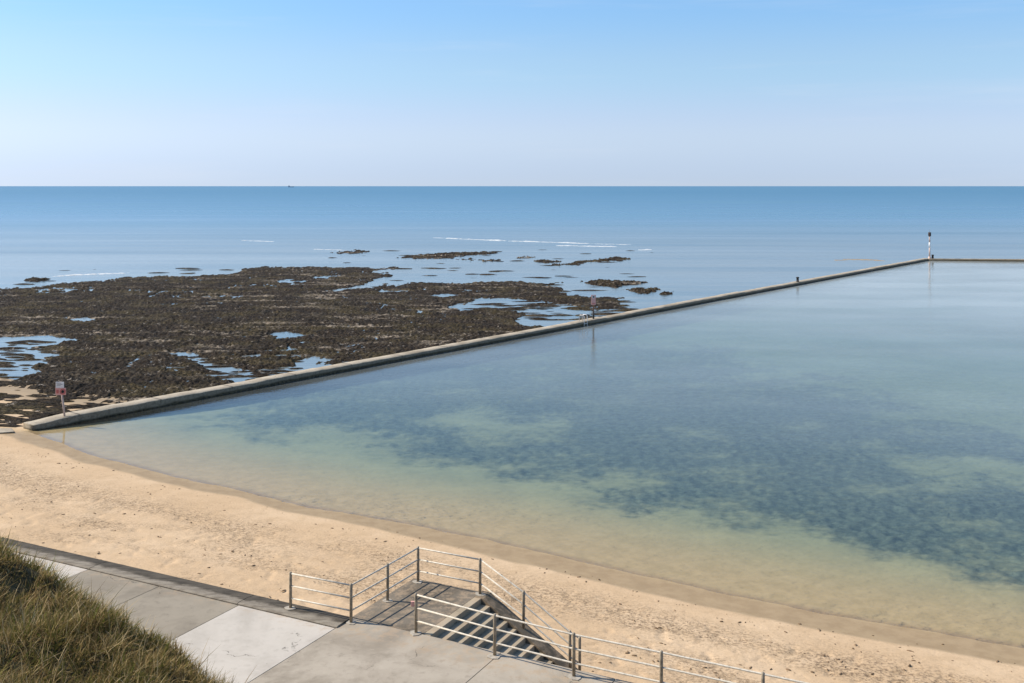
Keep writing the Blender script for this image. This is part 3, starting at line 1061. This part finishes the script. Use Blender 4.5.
Pt = {'E': (-19.27, 23.78), 'A': (-17.20, 23.85), 'M': (-17.15, 25.60), 'B': (-17.13, 27.24), 'F': (-14.95, 27.24)}
ra = empty('railing', sn(-17.2, 23.85, 0))
tag(ra, 'galvanised railing round the stair landing and down the seaward side of the stairs', 'railing')
for k, (s, n) in Pt.items():
    zz = .05 if k == 'E' else 0
    post(ra, s, n, zz, HT - zz)
    pad(ra, s, n, zz if k != 'F' else .004, .13, ord(k))
SK, SJ, SL = -13.50, -12.02, -11.72
for s in (SK, SJ):
    zz = float(string_z(s))
    post(ra, s, 27.24, zz, HT)
post(ra, SL, 27.24, float(string_z(SL)) - .05, HT + float(string_z(SJ) - string_z(SL)) - .07)
e = lambda k: sn(*Pt[k], 0)
rails(ra, [e('E'), e('A')])
rails(ra, [e('A'), e('M'), e('B')])
rails(ra, [e('B'), e('F')])
zj = float(string_z(SJ))
for lv in LV:
    MB().tube([sn(-14.95, 27.24, lv), sn(SK, 27.24, float(string_z(SK)) + lv), sn(SJ, 27.24, zj + lv), sn(SL, 27.24, zj + lv - .12)], .023, 10).build('rail', STEEL, ra)

rb = empty('railing', sn(-15.25, 24.05, 0))
tag(rb, 'long galvanised railing along the promenade edge from the stair head to the right', 'railing')
line = [(-15.22, 24.10), (-12.66, 23.86), (-10.37, 23.74), (-8.11, 23.78), (-5.68, 23.78), (-3.2, 23.78), (-.65, 23.8), (1.8, 23.8), (4.2, 23.8)]
for i, (s, n) in enumerate(line):
    post(rb, s, n, 0)
    pad(rb, s, n - .04, .004, .15, i + 3)
rails(rb, [sn(s, n) for s, n in line])
s, n = line[0]
px, py, _ = sn(s - .085, n - .02)
MB().box(px - .055, px + .055, py - .03, py + .03, .72, .86).build('tag_plate', PINKP, rb, .008)

# ------------------------------------------------------------------ grassy bank
def crest_n(s):
    return np.interp(s, [-30, -14.5, -12.5, -10.2, -7.7, -5.5, 4], [9.9, 9.75, 9.34, 8.95, 8.42, 7.9, 6.2])


def crest_z(s):
    return np.interp(s, [-30, -14.5, -12.5, -10.2, -7.7, -5.5, 4], [7.5, 7.26, 7.12, 6.90, 6.72, 6.45, 5.2])


def bank_z(x, y):
    s, n = to_sn(x, y)
    d = n - crest_n(s)
    zin = crest_z(s) + np.where(d < 0, -d * .13, 0)
    lump = .20 * fbm(x * .55, y * .55, 3, 201) + .10 * fbm(x * 1.6, y * 1.6, 2, 211)
    fall = np.where(d > 0, np.minimum(d * .35 + d * d * .42, d * 1.25), 0)
    edge = sstep(-1.2, 0.2, d) * .10
    return np.maximum(zin + lump - fall - edge, -.3)


def build_bank():
    s = np.linspace(-40, 12, 190)
    n = np.linspace(-9, 17.5, 140)
    S_, N_ = np.meshgrid(s, n)
    X, Y = S_ * SX + N_ * NX, S_ * SY + N_ * NY
    tag(grid_mesh('bank', np.stack([X, Y, bank_z(X, Y)], -1), SOIL), kind='structure')


build_bank()


def build_grass():
    R = RNG
    n0 = 60000
    s = R.uniform(-24, -2.5, n0)
    n = R.uniform(-1.0, 12.0, n0)
    x, y = s * SX + n * NX, s * SY + n * NY
    z = bank_z(x, y)
    u, v = CU + F * x / np.maximum(y, .1), VH + F * (HC - z) / np.maximum(y, .1)
    d = n - crest_n(s)
    ok = (y > 4.5) & (u > -190) & (u < 330) & (v < 830) & (d < 1.1)
    dens = .35 + .65 * sstep(-.35, .25, fbm(x * .9, y * .9, 3, 301))
    ok &= R.uniform(0, 1, n0) < dens * np.clip((y / 12.0) ** 1.2, .35, 1.0) * .8
    s, n, x, y, z, d = s[ok], n[ok], x[ok], y[ok], z[ok], d[ok]
    T = len(x)
    per = 21
    # patch-wise character
    gr = sstep(-.1, .45, fbm(x * .65, y * .65, 3, 311))
    lean_a = 2.2 * fbm(x * .5, y * .5, 2, 321) + .4
    tall = .75 + .55 * sstep(-.3, .5, fbm(x * .8, y * .8, 2, 331))
    rep = np.repeat
    X, Y, Z, G = rep(x, per), rep(y, per), rep(z, per), rep(gr, per)
    B = len(X)
    X = X + R.normal(0, .055, B)
    Y = Y + R.normal(0, .055, B)
    Z = bank_z(X, Y) - .02
    az = rep(lean_a + R.normal(0, .9, T), per) + R.normal(0, 1.5, B)
    Ln = rep(tall * R.uniform(.7, 1.15, T), per) * R.uniform(.13, .31, B)
    longer = R.uniform(0, 1, B) < .007
    Ln = np.where(longer, Ln * 1.9, Ln)
    tilt = np.clip(R.normal(.80, .48, B), .02, 1.5)
    stalk = R.uniform(0, 1, B) < .05
    Ln = np.where(stalk, Ln * 1.35, Ln)
    tilt = np.where(longer, tilt * .55, tilt)
    curl = R.uniform(.2, 1.1, B)
    w = R.uniform(.0030, .0066, B) * np.clip(Y / 11.0, .8, 1.3)
    segs = 3
    dx, dy = np.cos(az), np.sin(az)
    wx, wy = -dy, dx
    # blades turn their flat sides in random directions
    tw = R.uniform(-.9, .9, B)
    wx, wy = wx * np.cos(tw) - wy * np.sin(tw), wx * np.sin(tw) + wy * np.cos(tw)
    px, py, pz = X.copy(), Y.copy(), Z.copy()
    pts = []
    for k in range(segs + 1):
        f = (1.0, .85, .55, .08)[k]
        hw = w * f
        pts.append(np.stack([px - wx * hw, py - wy * hw, pz], -1))
        pts.append(np.stack([px + wx * hw, py + wy * hw, pz], -1))
        th = tilt + curl * (k + .5) / segs * .9
        st_ = Ln / segs
        px = px + dx * np.sin(th) * st_
        py = py + dy * np.sin(th) * st_
        pz = pz + np.cos(th) * st_
    V = np.stack(pts, 1)
    nv = 2 * (segs + 1)
    base = (np.arange(B) * nv)[:, None]
    q = np.concatenate([base + np.array([[2 * k, 2 * k + 1, 2 * k + 3, 2 * k + 2]]) for k in range(segs)], 0)
    pal = np.array([[.125, .115, .042], [.090, .098, .030], [.215, .165, .080], [.330, .260, .150], [.150, .105, .055], [.062, .072, .022], [.115, .140, .034]])
    pr_straw = np.array([.18, .08, .30, .14, .24, .05, .01])
    pr_green = np.array([.27, .20, .19, .06, .11, .09, .08])
    rr = R.uniform(0, 1, B)
    c1 = np.searchsorted(np.cumsum(pr_straw), rr).clip(0, 6)
    c2 = np.searchsorted(np.cumsum(pr_green), rr).clip(0, 6)
    pick = np.where(R.uniform(0, 1, B) < G, c2, c1)
    C = pal[pick] * R.uniform(.75, 1.25, B)[:, None]
    C = np.where(stalk[:, None], np.array([[.42, .34, .22]]) * R.uniform(.7, 1.2, B)[:, None], C)
    C = C * np.array([[1.12, 1.02, .82]])
    C4 = np.concatenate([C, np.ones((B, 1))], 1)
    C4 = np.repeat(C4, nv, 0)
    o = raw_mesh('grass', V.reshape(-1, 3), q, GRASS, {'tint': C4})
    tag(o, kind='stuff')
    print('blades', B)


build_grass()

# ------------------------------------------------------------------ litter of dry weed and pebbles on the sand
def build_litter():
    R = random.Random(5)
    co, q = [], []
    spots = []
    while len(spots) < 7500:
        s = R.uniform(-60, 6)
        n = R.uniform(24.9, 43)
        spots.append((s, n))
    S_ = np.array(spots)
    nw = shore_n(S_[:, 0])
    rel = nw - S_[:, 1]
    dens = .16 + .9 * np.exp(-((rel - 5.5) / 2.6) ** 2) * sstep(-16, -4, S_[:, 0]) + .5 * np.exp(-((rel - 2.2) / .5) ** 2) + .35 * np.exp(-((rel - 8.5) / 1.8) ** 2)
    dens *= .25 + .9 * sstep(-.15, .5, fbm(S_[:, 0] * .5, S_[:, 1] * .9, 3, 401))
    for (s, n), p, r_ in zip(spots, dens, rel):
        if R.random() > p or r_ < 1.0:
            continue
        if -17.6 < s < -11 and n < 27.7:
            continue
        x, y, _ = sn(s, n)
        z = float(ground_z(np.array([x]), np.array([y]))[0][0])
        r = .012 + .034 * R.random() ** 3.2
        k = len(co)
        a0 = R.uniform(0, 6.28)
        asp = R.uniform(1.2, 3.0)
        for rr, hh in ((1, -.6), (.75, .55)):
            for j in range(6):
                t = 2 * math.pi * j / 6
                w = rr * r * R.uniform(.7, 1.25)
                lx, ly = asp * w * math.cos(t), w * math.sin(t)
                co.append((x + lx * math.cos(a0) - ly * math.sin(a0), y + lx * math.sin(a0) + ly * math.cos(a0), z + .012 + r * hh * .5))
        for j in range(6):
            q.append((k + j, k + (j + 1) % 6, k + 6 + (j + 1) % 6, k + 6 + j))
        q.append((k + 6, k + 7, k + 8, k + 9)); q.append((k + 6, k + 9, k + 10, k + 11))
    M = mat_simple('dry_weed', (.205, .130, .070), .9, 0, .6, 3.0, .2)
    tag(raw_mesh('debris', np.array(co), np.array(q), M, smooth=False), kind='stuff')


build_litter()

# ------------------------------------------------------------------ light, sky, camera
SUN_EL, SUN_AZ = math.radians(42.7), math.radians(-80.7)
w = bpy.data.worlds.new('World')
sc.world = w
w.use_nodes = True
nt = w.node_tree
sky = nt.nodes.new('ShaderNodeTexSky')
sky.sky_type = 'NISHITA'
sky.sun_disc = False
sky.sun_elevation, sky.sun_rotation = SUN_EL, SUN_AZ
sky.altitude, sky.air_density, sky.dust_density, sky.ozone_density = 1500, 1.4, 2.0, 5.0
tcw, mpw = nt.nodes.new('ShaderNodeTexCoord'), nt.nodes.new('ShaderNodeMapping')
mpw.inputs['Location'].default_value, mpw.inputs['Scale'].default_value = (0, 0, .055), (1, 1, .74)
nt.links.new(tcw.outputs['Generated'], mpw.inputs[0])
nt.links.new(mpw.outputs[0], sky.inputs[0])
wb = nt.nodes.new('ShaderNodeMix'); wb.data_type, wb.blend_type = 'RGBA', 'MULTIPLY'
wb.inputs[0].default_value = 1.0
wb.inputs[7].default_value = (.945, .925, 1.055, 1)
nt.links.new(sky.outputs[0], wb.inputs[6])
sz = nt.nodes.new('ShaderNodeSeparateXYZ')                                   # thin marine haze: lavender low down, clear blue above
nt.links.new(tcw.outputs['Generated'], sz.inputs[0])
hz = nt.nodes.new('ShaderNodeValToRGB')
hz.color_ramp.interpolation = 'EASE'
nt.links.new(sz.outputs[2], hz.inputs[0])
stops = ((0.0, (.82, .79, 1.02)), (.055, (1.05, .92, 1.01)), (.112, (.97, .97, 1.0)), (.172, (.82, .955, 1.06)), (.40, (.82, .95, 1.05)))
while len(hz.color_ramp.elements) < len(stops):
    hz.color_ramp.elements.new(.5)
for el, (p_, c_) in zip(hz.color_ramp.elements, stops):
    el.position = p_
for el, (p_, c_) in zip(hz.color_ramp.elements, stops):
    el.color = (*c_, 1)
nt.links.new(hz.outputs[0], wb.inputs[7])
mc = nt.nodes.new('ShaderNodeMapping')
mc.inputs['Scale'].default_value, mc.inputs['Rotation'].default_value = (2.2, 2.2, 30), (0, .05, 0)
nt.links.new(tcw.outputs['Generated'], mc.inputs[0])
cn = nt.nodes.new('ShaderNodeTexNoise')
cn.inputs['Scale'].default_value, cn.inputs['Detail'].default_value, cn.inputs['Roughness'].default_value = 1.3, 5, .6
nt.links.new(mc.outputs[0], cn.inputs['Vector'])
cr = nt.nodes.new('ShaderNodeMapRange')
cr.interpolation_type = 'SMOOTHSTEP'
for i, v in ((1, .52), (2, .78), (3, 0.), (4, .16)):
    cr.inputs[i].default_value = v
nt.links.new(cn.outputs['Fac'], cr.inputs[0])
wc = nt.nodes.new('ShaderNodeMix'); wc.data_type = 'RGBA'                    # the faintest wisps of high cloud
nt.links.new(cr.outputs[0], wc.inputs[0])
nt.links.new(wb.outputs[2], wc.inputs[6])
wc.inputs[7].default_value = (4.9, 5.2, 5.7, 1)
nt.links.new(wc.outputs[2], nt.nodes['Background'].inputs[0])
nt.nodes['Background'].inputs[1].default_value = .115
ld_ = bpy.data.lights.new('sun', 'SUN')
ld_.energy, ld_.angle, ld_.color = 4.6, math.radians(.55), (1.0, .935, .83)
so = bpy.data.objects.new('sun', ld_)
d = Vector((math.sin(SUN_AZ) * math.cos(SUN_EL), math.cos(SUN_AZ) * math.cos(SUN_EL), math.sin(SUN_EL)))
so.rotation_euler = d.to_track_quat('Z', 'Y').to_euler()
so.location = d * 60
col.objects.link(so)

cam = bpy.data.cameras.new('camera')
cam.sensor_width = 36.0
cam.lens = F / 1024.0 * 36.0
cam.shift_y = -(341.5 - VH) / 1024.0
cam.clip_start, cam.clip_end = .1, 300000
co_ = bpy.data.objects.new('camera', cam)
co_.location = (0, 0, HC)
co_.rotation_euler = (math.pi / 2, 0, 0)
col.objects.link(co_)
sc.camera = co_
sc.view_settings.view_transform = 'Standard'
sc.view_settings.look = 'None'
sc.view_settings.exposure = .50
sc.view_settings.gamma = 1.0
sc.render.resolution_x, sc.render.resolution_y = 1024, 683
